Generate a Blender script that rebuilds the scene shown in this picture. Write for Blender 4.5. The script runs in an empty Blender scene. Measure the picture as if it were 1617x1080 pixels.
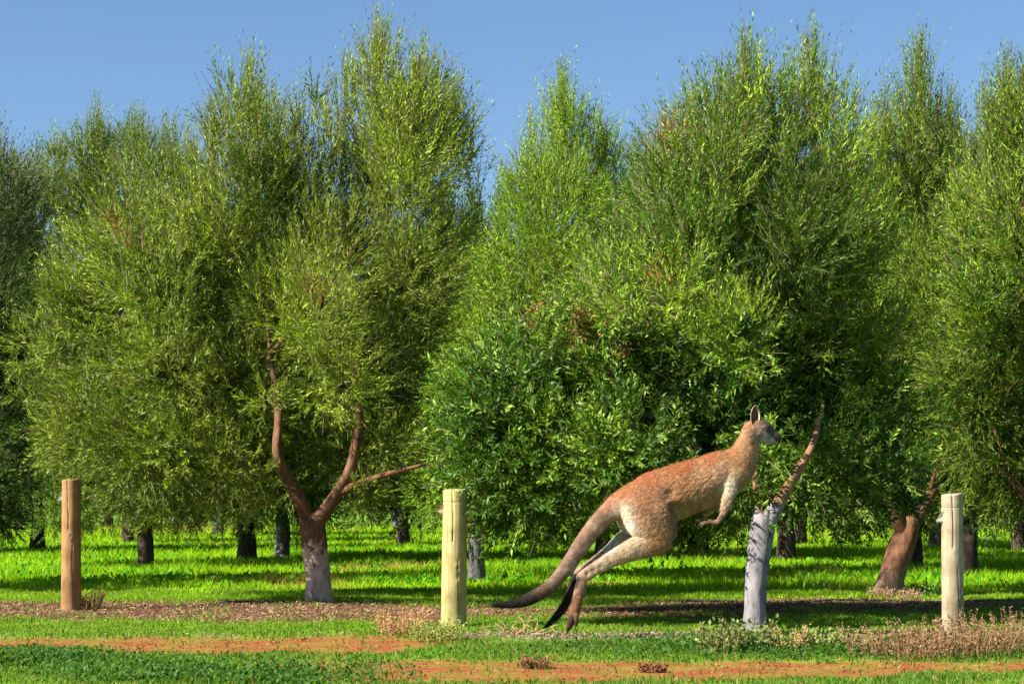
import bpy, math
import numpy as np
from mathutils import Vector
S = bpy.context.scene
C = S.collection
R = math.radians
# ---------------------------------------------------------------- camera, sky, sun, exposure
F, CX, HY, EYE = 3200.0, 808.5, 785.0, 1.12        # focal length in photo pixels, horizon row, eye height
cam_d = bpy.data.cameras.new('camera'); cam = bpy.data.objects.new('camera', cam_d); C.objects.link(cam)
cam.location = (0, 0, EYE); cam.rotation_euler = (R(90), 0, 0)
cam_d.sensor_width = 36; cam_d.lens = F / 1617 * 36
cam_d.shift_y = (HY - 540) / 1617
cam_d.clip_start = 0.1; cam_d.clip_end = 6000
S.camera = cam
SUN_EL, SUN_AZ = 39.0, 24.0                         # azimuth: degrees from due left towards the camera
sv = Vector((-math.cos(R(SUN_AZ)) * math.cos(R(SUN_EL)), -math.sin(R(SUN_AZ)) * math.cos(R(SUN_EL)), math.sin(R(SUN_EL))))
w = bpy.data.worlds.new('World'); S.world = w; w.use_nodes = True
nt = w.node_tree; bgn = nt.nodes['Background']
sky = nt.nodes.new('ShaderNodeTexSky'); sky.sky_type = 'NISHITA'; sky.sun_disc = False
sky.sun_elevation = R(SUN_EL); sky.sun_rotation = math.atan2(sv.x, sv.y)
sky.altitude = 300; sky.air_density = 1.0; sky.dust_density = 0.5; sky.ozone_density = 6.0
nt.links.new(sky.outputs[0], bgn.inputs[0]); bgn.inputs[1].default_value = 0.052
sl = bpy.data.lights.new('sun', 'SUN'); sl.energy = 5.0; sl.angle = R(0.5); sl.color = (1.0, 0.93, 0.80)
so = bpy.data.objects.new('sun', sl); C.objects.link(so)
so.rotation_euler = sv.to_track_quat('Z', 'Y').to_euler(); so.location = (-20, -10, 20)
S.view_settings.view_transform = 'Standard'; S.view_settings.look = 'None'
S.view_settings.exposure = 1.5; S.view_settings.gamma = 1.0
S.render.engine = 'CYCLES'
S.cycles.max_bounces = 4; S.cycles.diffuse_bounces = 1; S.cycles.transmission_bounces = 2; S.cycles.transparent_max_bounces = 4

# ---------------------------------------------------------------- helpers
def P(px, py, d): return np.array([(px - CX) * d / F, d, EYE - (py - HY) * d / F])
def dist_of(row): return EYE * F / (row - HY)      # distance of the ground seen on a pixel row

def node(nt, t, **kw):
    n = nt.nodes.new(t)
    for k, v in kw.items():
        if isinstance(k, str) and hasattr(n, k): setattr(n, k, v)
    return n
def mat(name, rough=0.7, spec=0.3):
    m = bpy.data.materials.new(name); m.use_nodes = True
    b = m.node_tree.nodes['Principled BSDF']
    b.inputs['Roughness'].default_value = rough; b.inputs['Specular IOR Level'].default_value = spec
    return m, m.node_tree, b
def leaf_mat(name, trans=0.35, rough=0.45, spec=0.4, tint=(1.25, 1.35, 0.5)):
    m, t, b = mat(name, rough, spec)
    a = node(t, 'ShaderNodeAttribute'); a.attribute_name = 'col'
    t.links.new(a.outputs['Color'], b.inputs['Base Color'])
    tr = node(t, 'ShaderNodeBsdfTranslucent')
    mul = node(t, 'ShaderNodeMix'); mul.data_type = 'RGBA'; mul.blend_type = 'MULTIPLY'
    mul.inputs[0].default_value = 1; mul.inputs[7].default_value = (*tint, 1)
    t.links.new(a.outputs['Color'], mul.inputs[6]); t.links.new(mul.outputs[2], tr.inputs['Color'])
    mx = node(t, 'ShaderNodeMixShader'); mx.inputs[0].default_value = trans
    t.links.new(b.outputs[0], mx.inputs[1]); t.links.new(tr.outputs[0], mx.inputs[2])
    t.links.new(mx.outputs[0], t.nodes['Material Output'].inputs['Surface'])
    return m
def attr_mat(name, rough=0.8, spec=0.2, bump=0, bscale=60):
    m, t, b = mat(name, rough, spec)
    a = node(t, 'ShaderNodeAttribute'); a.attribute_name = 'col'
    t.links.new(a.outputs['Color'], b.inputs['Base Color'])
    if bump: add_bump(t, b, bscale, bump)
    return m
def add_bump(t, b, scale, strength, dist=0.01, stretch=(1, 1, 1)):
    tc = node(t, 'ShaderNodeTexCoord'); mp = node(t, 'ShaderNodeMapping'); mp.inputs['Scale'].default_value = stretch
    n = node(t, 'ShaderNodeTexNoise'); n.inputs['Scale'].default_value = scale; n.inputs['Detail'].default_value = 6
    bp = node(t, 'ShaderNodeBump'); bp.inputs['Strength'].default_value = strength; bp.inputs['Distance'].default_value = dist
    t.links.new(tc.outputs['Object'], mp.inputs[0]); t.links.new(mp.outputs[0], n.inputs['Vector'])
    t.links.new(n.outputs['Fac'], bp.inputs['Height']); t.links.new(bp.outputs[0], b.inputs['Normal'])
def ramp(t, stops):
    r = node(t, 'ShaderNodeValToRGB'); cr = r.color_ramp
    while len(cr.elements) < len(stops): cr.elements.new(0.5)
    for e, (p, c) in zip(cr.elements, stops): e.position = p; e.color = (*c, 1)
    return r

def raw_mesh(name, V, faces_n, idx, material, parent=None, col=None, smooth=False, loc=None):
    """V (n,3); faces_n = verts per face (int); idx flat index array"""
    me = bpy.data.meshes.new(name)
    V = np.ascontiguousarray(V, dtype=np.float32); idx = np.ascontiguousarray(idx, dtype=np.int32)
    me.vertices.add(len(V)); me.vertices.foreach_set('co', V.ravel())
    nf = len(idx) // faces_n
    me.loops.add(len(idx)); me.loops.foreach_set('vertex_index', idx)
    me.polygons.add(nf)
    me.polygons.foreach_set('loop_start', np.arange(0, nf * faces_n, faces_n, dtype=np.int32))
    me.polygons.foreach_set('loop_total', np.full(nf, faces_n, dtype=np.int32))
    if smooth: me.polygons.foreach_set('use_smooth', np.ones(nf, dtype=bool))
    me.update(calc_edges=True)
    if col is not None: set_col(me, col)
    me.materials.append(material)
    o = bpy.data.objects.new(name, me); C.objects.link(o)
    if parent: o.parent = parent
    if loc is not None: o.location = loc
    return o
def set_col(me, col):
    a = me.color_attributes.new('col', 'FLOAT_COLOR', 'POINT')
    c = np.ones((len(me.vertices), 4), np.float32); c[:, :3] = np.clip(col, 0, 1); a.data.foreach_set('color', c.ravel())
def tag(o, label=None, cat=None, group=None, kind=None):
    if label: o['label'] = label
    if cat: o['category'] = cat
    if group: o['group'] = group
    if kind: o['kind'] = kind
    return o
def empty(name, loc):
    o = bpy.data.objects.new(name, None); C.objects.link(o); o.location = loc; o.empty_display_size = 0.2
    return o
def norm(a): return a / np.maximum(np.linalg.norm(a, axis=-1, keepdims=True), 1e-9)
def hnoise(x, y, seed=0, n=7, f0=1.0):
    """cheap smooth 2-D noise, about -1..1"""
    r = np.random.default_rng(seed); s = np.zeros_like(x); amp = 0
    for k in range(n):
        a = r.uniform(0, 6.28); f = f0 * r.uniform(0.6, 1.8) * (1 + k * 0.45); p = r.uniform(0, 6.28); w_ = 1 / (1 + 0.3 * k)
        s = s + w_ * np.sin(f * (x * math.cos(a) + y * math.sin(a)) + p + 1.3 * np.sin(0.7 * f * (y * math.cos(a) - x * math.sin(a)) + p * 2)); amp += w_ * 0.75
    return s / amp

class Tube:
    """collects lofted elliptical tubes into one mesh"""
    def __init__(s): s.V = []; s.I = []; s.n = 0
    def add(s, pts, r, r2=None, k=12, up=(0, 1, 0), caps=True, wob=0, seed=0, sub=3):
        pts = np.array(pts, float); r = np.array(r, float); r2 = r.copy() if r2 is None else np.array(r2, float)
        if sub > 1:                                 # Catmull-Rom refinement
            n = len(pts); A = np.column_stack([pts, r, r2])
            E = np.vstack([2 * A[0] - A[1], A, 2 * A[-1] - A[-2]]); out = []
            for i in range(n - 1):
                p0, p1, p2, p3 = E[i:i + 4]
                for q in range(sub):
                    t = q / sub
                    out.append(0.5 * ((2 * p1) + (p2 - p0) * t + (2 * p0 - 5 * p1 + 4 * p2 - p3) * t * t + (3 * p1 - p0 - 3 * p2 + p3) * t ** 3))
            out.append(A[-1]); A = np.array(out); pts, r, r2 = A[:, :3], np.maximum(A[:, 3], 1e-4), np.maximum(A[:, 4], 1e-4)
        T = norm(np.gradient(pts, axis=0)); U = np.array(up, float)
        L = norm(U - (T @ U)[:, None] * T); N = np.cross(T, L)   # L: lateral (radius r2), N: in plane (radius r)
        a = np.linspace(0, 2 * np.pi, k, endpoint=False)
        ring = pts[:, None] + r[:, None, None] * np.cos(a)[None, :, None] * N[:, None] + r2[:, None, None] * np.sin(a)[None, :, None] * L[:, None]
        if wob:
            rg = np.random.default_rng(seed); m = len(pts)
            d = ring - pts[:, None]; f = 1 + wob * (np.sin(a[None] * 3 + rg.uniform(0, 6) + np.arange(m)[:, None] * 0.5) * 0.6 + np.sin(a[None] * 2 + rg.uniform(0, 6) - np.arange(m)[:, None] * 0.8) * 0.6 + rg.normal(0, 0.25, (m, k)))
            ring = pts[:, None] + d * f[..., None]
        m = len(pts); b = s.n
        V = ring.reshape(-1, 3); s.V.append(V)
        i, j = np.meshgrid(np.arange(m - 1), np.arange(k), indexing='ij'); j2 = (j + 1) % k
        q = np.stack([b + i * k + j, b + i * k + j2, b + (i + 1) * k + j2, b + (i + 1) * k + j], -1).reshape(-1, 4)
        s.I.append(q); s.n += m * k
        if caps:
            for e, sgn in ((0, -1), (m - 1, 1)):
                cpt = pts[e] + sgn * T[e] * min(r[e], r2[e]) * 0.5
                s.V.append(cpt[None]); c = s.n; s.n += 1
                jj = np.arange(k); q = np.stack([b + e * k + jj, b + e * k + (jj + 1) % k, np.full(k, c), np.full(k, c)], -1)
                if e == 0: q = q[:, [1, 0, 2, 3]]
                s.I.append(q)
    def build(s, name, material, parent=None, smooth=True, loc=None):
        V = np.vstack(s.V); Q = np.vstack(s.I)
        me = bpy.data.meshes.new(name)
        me.from_pydata(V.tolist(), [], [list(q[:3]) if q[2] == q[3] else list(q) for q in Q.tolist()])
        if smooth: me.polygons.foreach_set('use_smooth', np.ones(len(me.polygons), dtype=bool))
        me.materials.append(material)
        o = bpy.data.objects.new(name, me); C.objects.link(o)
        if parent: o.parent = parent
        if loc is not None: o.location = loc
        return o

# ---------------------------------------------------------------- materials
M_leaf = leaf_mat('olive_leaf', 0.22, 0.5, 0.22)
M_grass = leaf_mat('grass_blade', 0.45, 0.6, 0.15, (1.1, 1.2, 0.4))
M_litter = attr_mat('litter', 0.9, 0.1)
M_dry = leaf_mat('dry_plant', 0.2, 0.8, 0.1, (1.0, 0.9, 0.7))

def bark_mat(name, white_to, bark=(0.15, 0.075, 0.04), paint=(0.52, 0.46, 0.42)):
    m, t, b = mat(name, 0.9, 0.1)
    tc = node(t, 'ShaderNodeTexCoord'); sx = node(t, 'ShaderNodeSeparateXYZ'); t.links.new(tc.outputs['Object'], sx.inputs[0])
    mp = node(t, 'ShaderNodeMapping'); mp.inputs['Scale'].default_value = (1, 1, 0.35); t.links.new(tc.outputs['Object'], mp.inputs[0])
    n = node(t, 'ShaderNodeTexNoise'); n.inputs['Scale'].default_value = 14; n.inputs['Detail'].default_value = 8; n.inputs['Roughness'].default_value = 0.7
    t.links.new(mp.outputs[0], n.inputs['Vector'])
    barkr = ramp(t, [(0.3, tuple(c * 0.45 for c in bark)), (0.5, bark), (0.7, tuple(c * 1.7 for c in bark))]); t.links.new(n.outputs['Fac'], barkr.inputs[0])
    pr = ramp(t, [(0.36, tuple(c * 0.15 for c in paint)), (0.42, tuple(c * 0.62 for c in paint)), (0.62, paint)]); t.links.new(n.outputs['Fac'], pr.inputs[0])
    n2 = node(t, 'ShaderNodeTexNoise'); n2.inputs['Scale'].default_value = 9; n2.inputs['Detail'].default_value = 7; t.links.new(tc.outputs['Object'], n2.inputs['Vector'])
    ad = node(t, 'ShaderNodeMath'); ad.operation = 'MULTIPLY_ADD'; ad.inputs[1].default_value = 0.9; t.links.new(n2.outputs['Fac'], ad.inputs[0]); t.links.new(sx.outputs['Z'], ad.inputs[2])
    mr = node(t, 'ShaderNodeMapRange'); mr.inputs[1].default_value = white_to + 0.42; mr.inputs[2].default_value = white_to + 0.50
    t.links.new(ad.outputs[0], mr.inputs[0])
    mx = node(t, 'ShaderNodeMix'); mx.data_type = 'RGBA'; t.links.new(mr.outputs[0], mx.inputs[0])
    t.links.new(pr.outputs[0], mx.inputs[6]); t.links.new(barkr.outputs[0], mx.inputs[7]); t.links.new(mx.outputs[2], b.inputs['Base Color'])
    bp = node(t, 'ShaderNodeBump'); bp.inputs['Strength'].default_value = 0.8; bp.inputs['Distance'].default_value = 0.02
    t.links.new(n.outputs['Fac'], bp.inputs['Height']); t.links.new(bp.outputs[0], b.inputs['Normal'])
    return m
M_barkA = bark_mat('bark_reddish', 0.62, (0.15, 0.08, 0.045), (0.60, 0.42, 0.33))
M_barkB = bark_mat('bark_whitewashed', 1.05, (0.22, 0.12, 0.07), (0.27, 0.25, 0.27))
M_barkC = bark_mat('bark_rough', 0.30, (0.19, 0.095, 0.055), (0.30, 0.19, 0.13))
M_barkD = bark_mat('bark_back', 0.8, (0.07, 0.045, 0.03), (0.15, 0.14, 0.15))
M_barkE = bark_mat('bark_dark', -0.4, (0.055, 0.04, 0.032), (0.2, 0.18, 0.17))

# ---------------------------------------------------------------- ground
def band(x_px, rows, knots):
    """rows inside a band whose top/bottom rows vary with x; returns signed inside amount in rows"""
    kx = [k[0] for k in knots]; top = np.interp(x_px, kx, [k[1] for k in knots]); bot = np.interp(x_px, kx, [k[2] for k in knots])
    return np.minimum(rows - top, bot - rows)
BAND_MULCH = [(-400, 950, 982), (0, 952, 982), (500, 957, 986), (700, 960, 986), (850, 966, 976), (950, 962, 978), (1100, 952, 976), (1300, 948, 972), (1617, 952, 968), (2000, 952, 968)]
BAND_SOIL1 = [(-400, 1003, 1030), (300, 1005, 1032), (600, 1001, 1035), (720, 1012, 1016), (760, 1016, 1014), (2000, 1016, 1012)]
BAND_GREY = [(640, 1004, 1000), (740, 1000, 1010), (900, 1001, 1012), (1150, 999, 1007), (1400, 999, 1004), (1560, 1002, 1000), (2000, 1002, 1000)]
BAND_SOIL2 = [(-400, 1070, 1064), (250, 1056, 1056), (430, 1047, 1070), (600, 1042, 1080), (900, 1042, 1080), (1200, 1042, 1074), (1350, 1040, 1070), (1450, 1042, 1060), (2000, 1040, 1050)]
def zones(x, y):
    """soil, mulch, grey masks (0..1) at ground position"""
    d = np.maximum(y, 1.0); row = HY + EYE * F / d; xp = CX + x * F / d
    nz = hnoise(x, y, 3, 7, 2.2) * 3.0 + hnoise(x, y, 5, 7, 9.0) * 2.0
    sm = lambda v: 1 / (1 + np.exp(-np.clip((v + nz) / 1.3, -30, 30)))
    soil = np.maximum(sm(band(xp, row, BAND_SOIL1)), sm(band(xp, row, BAND_SOIL2)))
    soil = np.maximum(soil, np.clip(hnoise(x, y * 1.6, 8, 7, 2.6) * 2.2 - 0.75, 0, 0.9) * (row > 990))
    mulch = sm(band(xp, row, BAND_MULCH)); grey = sm(band(xp, row, BAND_GREY))
    return soil, mulch, grey
def gh(x, y):
    fade = 1 / (1 + np.maximum(np.abs(y - 25) - 20, 0) * 0.05)
    s, m, g = zones(x, y)
    return (0.012 * hnoise(x, y, 11, 6, 0.9) + 0.006 * hnoise(x, y, 12, 6, 5.0)) * fade + 0.03 * m - 0.015 * s
def graded(a, b, step, far, grow=1.35):
    c = np.arange(a, b + step / 2, step); lo, hi = [], []
    s = step; v = a
    while v > -far: s *= grow; v -= s; lo.append(v)
    s = step; v = b
    while v < far: s *= grow; v += s; hi.append(v)
    return np.array(lo[::-1] + list(c) + hi)
gx = graded(-7.5, 7.5, 0.04, 3000); gy = graded(11, 25, 0.045, 3000)
GX, GY = np.meshgrid(gx, gy)
X, Y = GX.ravel(), GY.ravel(); near = (np.abs(X) < 400) & (np.abs(Y) < 400)
Z = np.zeros_like(X); Z[near] = gh(X[near], Y[near])
s_, m_, g_ = zones(X, Y)
behind = Y < 8; s_[behind] = 0; m_[behind] = 0; g_[behind] = 0
rg = np.random.default_rng(1)
gcol = np.stack([0.10 + 0.04 * rg.random(len(X)), 0.20 + 0.07 * rg.random(len(X)), np.full(len(X), 0.018)], 1)
patch = np.clip(hnoise(X * 0.35, Y * 0.6, 21, 7, 1.2) * 1.5 - 0.75, 0, 1)[:, None]
gcol = gcol * (1 - patch) + np.array([0.20, 0.13, 0.05]) * patch
def mixc(c, m, col): return c * (1 - m[:, None]) + np.array(col) * m[:, None]
fn = (hnoise(X, Y, 31, 7, 25) * 0.12 + rg.normal(0, 0.07, len(X)))
gcol = mixc(gcol, s_ * (0.8 + 0.2 * np.clip(hnoise(X, Y, 33, 7, 5) * 2, -1, 1)), (0.24, 0.072, 0.03)); gcol = mixc(gcol, m_, (0.15, 0.075, 0.045)); gcol = mixc(gcol, g_, (0.26, 0.18, 0.15))
gcol = gcol * (1 + fn)[:, None]
nx, ny = len(gx), len(gy)
i, j = np.meshgrid(np.arange(ny - 1), np.arange(nx - 1), indexing='ij')
q = np.stack([i * nx + j, i * nx + j + 1, (i + 1) * nx + j + 1, (i + 1) * nx + j], -1).reshape(-1)
M_ground = attr_mat('ground_soil', 0.95, 0.05, 0.9, 35)
ground = raw_mesh('ground', np.stack([X, Y, Z], 1), 4, q, M_ground, None, gcol, True)
tag(ground, kind='structure', label='flat orchard ground with red soil strips and turf')

# ---------------------------------------------------------------- grass and litter (nobody could count them)
def scatter(n, d0, d1, rg, margin=1.6, power=1.0):
    """uniform ground points in the wedge the camera side could see"""
    u = rg.random(n); d = np.sqrt(d0 ** 2 + u * (d1 ** 2 - d0 ** 2)) if power == 1 else d0 * (d1 / d0) ** u
    hw = d * 0.2527 + margin
    return (rg.random(n) * 2 - 1) * hw, d
def blades(x, y, h, wd, col, rg, lean=0.5):
    n = len(x); z = gh(x, y) - 0.004
    a = rg.uniform(0, 2 * np.pi, n); f = rg.uniform(0, 2 * np.pi, n); ln = rg.random(n) * lean * h
    s = np.stack([np.cos(f), np.sin(f), np.zeros(n)], 1) * (wd / 2)[:, None]
    b = np.stack([x, y, z], 1); L = np.stack([np.cos(a) * ln, np.sin(a) * ln, np.zeros(n)], 1); U = np.zeros((n, 3)); U[:, 2] = h
    mid = b + U * 0.55 + L * 0.35; tip = b + U * 0.97 + L
    V = np.stack([b - s * 0.7, b + s * 0.7, mid + s, tip, mid - s], 1).reshape(-1, 3)
    I = np.arange(n * 5)
    return V, I, np.repeat(col, 5, 0)
rg = np.random.default_rng(7)
# near turf (short) and orchard grass (lush)
Vs, Is, Cs = [], [], []; off = 0
def add_bl(x, y, h, wd, col, lean=0.5):
    global off
    V, I, c = blades(x, y, h, wd, col, rg, lean); Vs.append(V); Is.append(I + off); Cs.append(c); off += len(V)
x, y = scatter(330000, 11.5, 24, rg)
s1, m1, g1 = zones(x, y); bare = np.maximum(np.maximum(s1, m1 * 0.97), g1)
clump = hnoise(x, y, 41, 7, 3.0)
keep = rg.random(len(x)) > bare * 0.955 + np.clip(-clump, 0, 0.5) * 0.5; x, y, clump = x[keep], y[keep], clump[keep]
h = (0.024 + 0.026 * rg.random(len(x)) + 0.022 * np.clip(clump, -0.5, 1)) * np.where(y > 20.6, 1.5, 1.0)
t = rg.random(len(x))[:, None]; k2 = np.clip(0.5 + 0.5 * hnoise(x, y, 43, 6, 1.6), 0, 1)[:, None]
near_dark = np.clip((17.5 - y) / 2.5, 0, 1)[:, None] * 1.5  # foreground blades duller olive, with some vignette darkening put into the colour
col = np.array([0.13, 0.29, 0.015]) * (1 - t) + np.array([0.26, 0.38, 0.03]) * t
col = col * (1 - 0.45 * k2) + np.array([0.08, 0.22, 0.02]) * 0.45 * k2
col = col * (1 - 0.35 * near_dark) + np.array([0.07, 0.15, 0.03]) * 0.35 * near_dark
dryb = (rg.random(len(x)) < 0.10)[:, None]; col = np.where(dryb, np.array([0.36, 0.27, 0.10]), col)
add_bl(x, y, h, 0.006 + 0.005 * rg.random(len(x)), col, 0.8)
x, y = scatter(300000, 21.5, 75, rg, power=2)
clump = hnoise(x * 0.8, y * 1.2, 51, 7, 1.6); fine = hnoise(x, y, 52, 7, 6.0)
h = 0.07 + 0.07 * rg.random(len(x)) + 0.11 * np.clip(clump, 0, 1) + 0.05 * np.clip(fine, 0, 1)
h *= np.clip((y - 20) / 6, 0.45, 1.15)
keep = rg.random(len(x)) < 0.78 + 0.3 * fine; x, y, h, clump = x[keep], y[keep], h[keep], clump[keep]
t = rg.random(len(x))[:, None]
col = np.array([0.19, 0.42, 0.010]) * (1 - t) + np.array([0.42, 0.60, 0.015]) * t
k2 = np.clip(clump, 0, 1)[:, None]; col = col * (1 - 0.5 * k2) + np.array([0.05, 0.26, 0.015]) * 0.5 * k2
dr = np.clip(hnoise(x * 0.5, y * 0.5, 53, 7, 1.3) * 2 - 0.8, 0, 1)[:, None] * (y > 23)[:, None]
for (qx, qr, qw, qd) in ((345, 836, 70, 12), (180, 838, 45, 12), (1310, 832, 60, 10), (1040, 835, 60, 10), (930, 928, 60, 0.9), (1250, 915, 70, 0.8)):
    qy = dist_of(qr); dr = np.maximum(dr, 0.9 * np.exp(-((x - (qx - CX) * qy / F) / (qw * qy / F)) ** 2 - ((y - qy) / qd) ** 2)[:, None] * (rg.random((len(x), 1)) < 0.8))
col = col * (1 - dr) + np.array([0.42, 0.30, 0.08]) * dr
add_bl(x, y, h, (0.008 + 0.009 * rg.random(len(x))) * np.clip(y / 26, 1, 2.4), col, 0.7)
g = raw_mesh('grass', np.vstack(Vs), 5, np.concatenate(Is), M_grass, None, np.vstack(Cs))
tag(g, 'bright green grass covering the orchard floor and verge', 'grass', kind='stuff')

# broad leafed weeds growing low among the grass
def rosette_leaves(cx, cy, rad, n_per, ll, lw, rg, base_h=0.02, rise=0.7):
    n = len(cx); k = n_per
    x = np.repeat(cx, k) + rg.normal(0, 1, n * k) * np.repeat(rad, k); y = np.repeat(cy, k) + rg.normal(0, 1, n * k) * np.repeat(rad, k)
    z = gh(x, y) + base_h * rg.random(n * k)
    a = rg.uniform(0, 2 * np.pi, n * k); el = rg.uniform(0.15, 1.2, n * k) * rise
    d = np.stack([np.cos(a) * np.cos(el), np.sin(a) * np.cos(el), np.sin(el)], 1)
    s = norm(np.cross(d, np.array([0, 0, 1.0]))); L = (ll * rg.uniform(0.6, 1.2, n * k))[:, None]; W = L * lw
    b = np.stack([x, y, z], 1); dn = np.array([0, 0, -1.0]) * L * 0.15
    V = np.stack([b, b + d * L * 0.5 + s * W / 2, b + d * L + dn, b + d * L * 0.5 - s * W / 2], 1).reshape(-1, 3)
    return V, np.arange(len(V))
def rand_col(n, c1, c2, rg, k=4):
    t = rg.random(n)[:, None]; return np.repeat(np.array(c1) * (1 - t) + np.array(c2) * t, k, 0)
rg = np.random.default_rng(9)
x, y = scatter(2600, 12, 19, rg); s1, m1, g1 = zones(x, y)
kp = (np.maximum(np.maximum(s1, m1), g1) < 0.3) & (hnoise(x, y, 61, 6, 1.1) > 0.05); x, y = x[kp], y[kp]
V1, _ = rosette_leaves(x, y, np.full(len(x), 0.03), 16, 0.04, 0.5, rg)
c1 = rand_col(len(V1) // 4, (0.05, 0.17, 0.02), (0.14, 0.30, 0.03), rg)
x, y = scatter(5200, 25, 44, rg); kp = hnoise(x * 0.6, y, 62, 6, 1.0) > 0.1; x, y = x[kp], y[kp]
V2, _ = rosette_leaves(x, y, np.full(len(x), 0.08), 20, 0.13, 0.38, rg, 0.08, 1.0)
c2 = rand_col(len(V2) // 4, (0.05, 0.26, 0.015), (0.20, 0.46, 0.02), rg)
V = np.vstack([V1, V2]); o = raw_mesh('ground_cover_weeds', V, 4, np.arange(len(V)), M_grass, None, np.vstack([c1, c2]))
tag(o, 'broad leafed green weeds scattered through the grass', 'weeds', kind='stuff')
# dark leafy mat in the lower left
n = 420; px = np.concatenate([rg.normal(50, 60, n), rg.normal(330, 130, n), rg.normal(1230, 160, 500)]); row = np.concatenate([rg.normal(1041, 6, n), rg.normal(1068, 9, n), rg.normal(1026, 6, 500)])
d = dist_of(row); x = (px - CX) * d / F
V, _ = rosette_leaves(x, d, np.full(len(x), 0.05), 24, 0.04, 0.5, rg, 0.06, 1.1)
o = raw_mesh('leafy_ground_cover', V, 4, np.arange(len(V)), M_grass, None, rand_col(len(V) // 4, (0.03, 0.10, 0.02), (0.11, 0.21, 0.035), rg))
tag(o, 'dark green clover-like ground cover in the foreground verge', 'ground cover', kind='stuff')
# litter on mulch strips: bark chips and dry leaves
def chips(x, y, ll, lw, col, rg):
    n = len(x); a = rg.uniform(0, 2 * np.pi, n); tilt = rg.normal(0, 0.35, n); L = ll * rg.uniform(0.5, 1.5, n)
    d = np.stack([np.cos(a) * np.cos(tilt), np.sin(a) * np.cos(tilt), np.sin(tilt)], 1); s = norm(np.cross(d, np.array([0, 0, 1.0])) + rg.normal(0, 0.3, (n, 3)))
    b = np.stack([x, y, gh(x, y) + 0.006 + 0.018 * rg.random(n)], 1); W = (lw * rg.uniform(0.5, 1.5, n))[:, None]; L = L[:, None]
    V = np.stack([b - d * L / 2, b + s * W / 2, b + d * L / 2, b - s * W / 2], 1).reshape(-1, 3)
    return V
x, y = scatter(420000, 12, 23, rg); s1, m1, g1 = zones(x, y)
pm = rg.random(len(x)); km = pm < m1 * 0.6; kg = (pm < g1 * 0.5) & ~km; ks = (pm < s1 * 0.07) & ~km & ~kg
Va = chips(x[km], y[km], 0.05, 0.007, None, rg); ca = rand_col(km.sum(), (0.22, 0.115, 0.065), (0.08, 0.04, 0.025), rg)
pale = np.repeat(rg.random(km.sum()) < 0.22, 4); ca[pale] = np.array([0.48, 0.33, 0.22])
Vb = chips(x[kg], y[kg], 0.04, 0.012, None, rg); cb = rand_col(kg.sum(), (0.42, 0.30, 0.26), (0.14, 0.08, 0.06), rg)
Vc = chips(x[ks], y[ks], 0.025, 0.014, None, rg); cc = rand_col(ks.sum(), (0.34, 0.17, 0.09), (0.12, 0.045, 0.025), rg)
V = np.vstack([Va, Vb, Vc]); o = raw_mesh('leaf_litter', V, 4, np.arange(len(V)), M_litter, None, np.vstack([ca, cb, cc]))
tag(o, 'brown leaf litter and bark chips along the tree row', 'leaf litter', kind='stuff')

# ---------------------------------------------------------------- trees
def in_poly(x, y, poly):
    poly = np.array(poly, float); inside = np.zeros(len(x), bool); dmin = np.full(len(x), 1e9)
    for a, b in zip(poly, np.roll(poly, -1, 0)):
        c = (a[1] > y) != (b[1] > y)
        xi = a[0] + (y - a[1]) / (b[1] - a[1] + 1e-12) * (b[0] - a[0]); inside ^= c & (x < xi)
        e = b - a; t = np.clip(((x - a[0]) * e[0] + (y - a[1]) * e[1]) / (e @ e), 0, 1)
        dmin = np.minimum(dmin, np.hypot(x - a[0] - t * e[0], y - a[1] - t * e[1]))
    return inside, dmin

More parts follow.
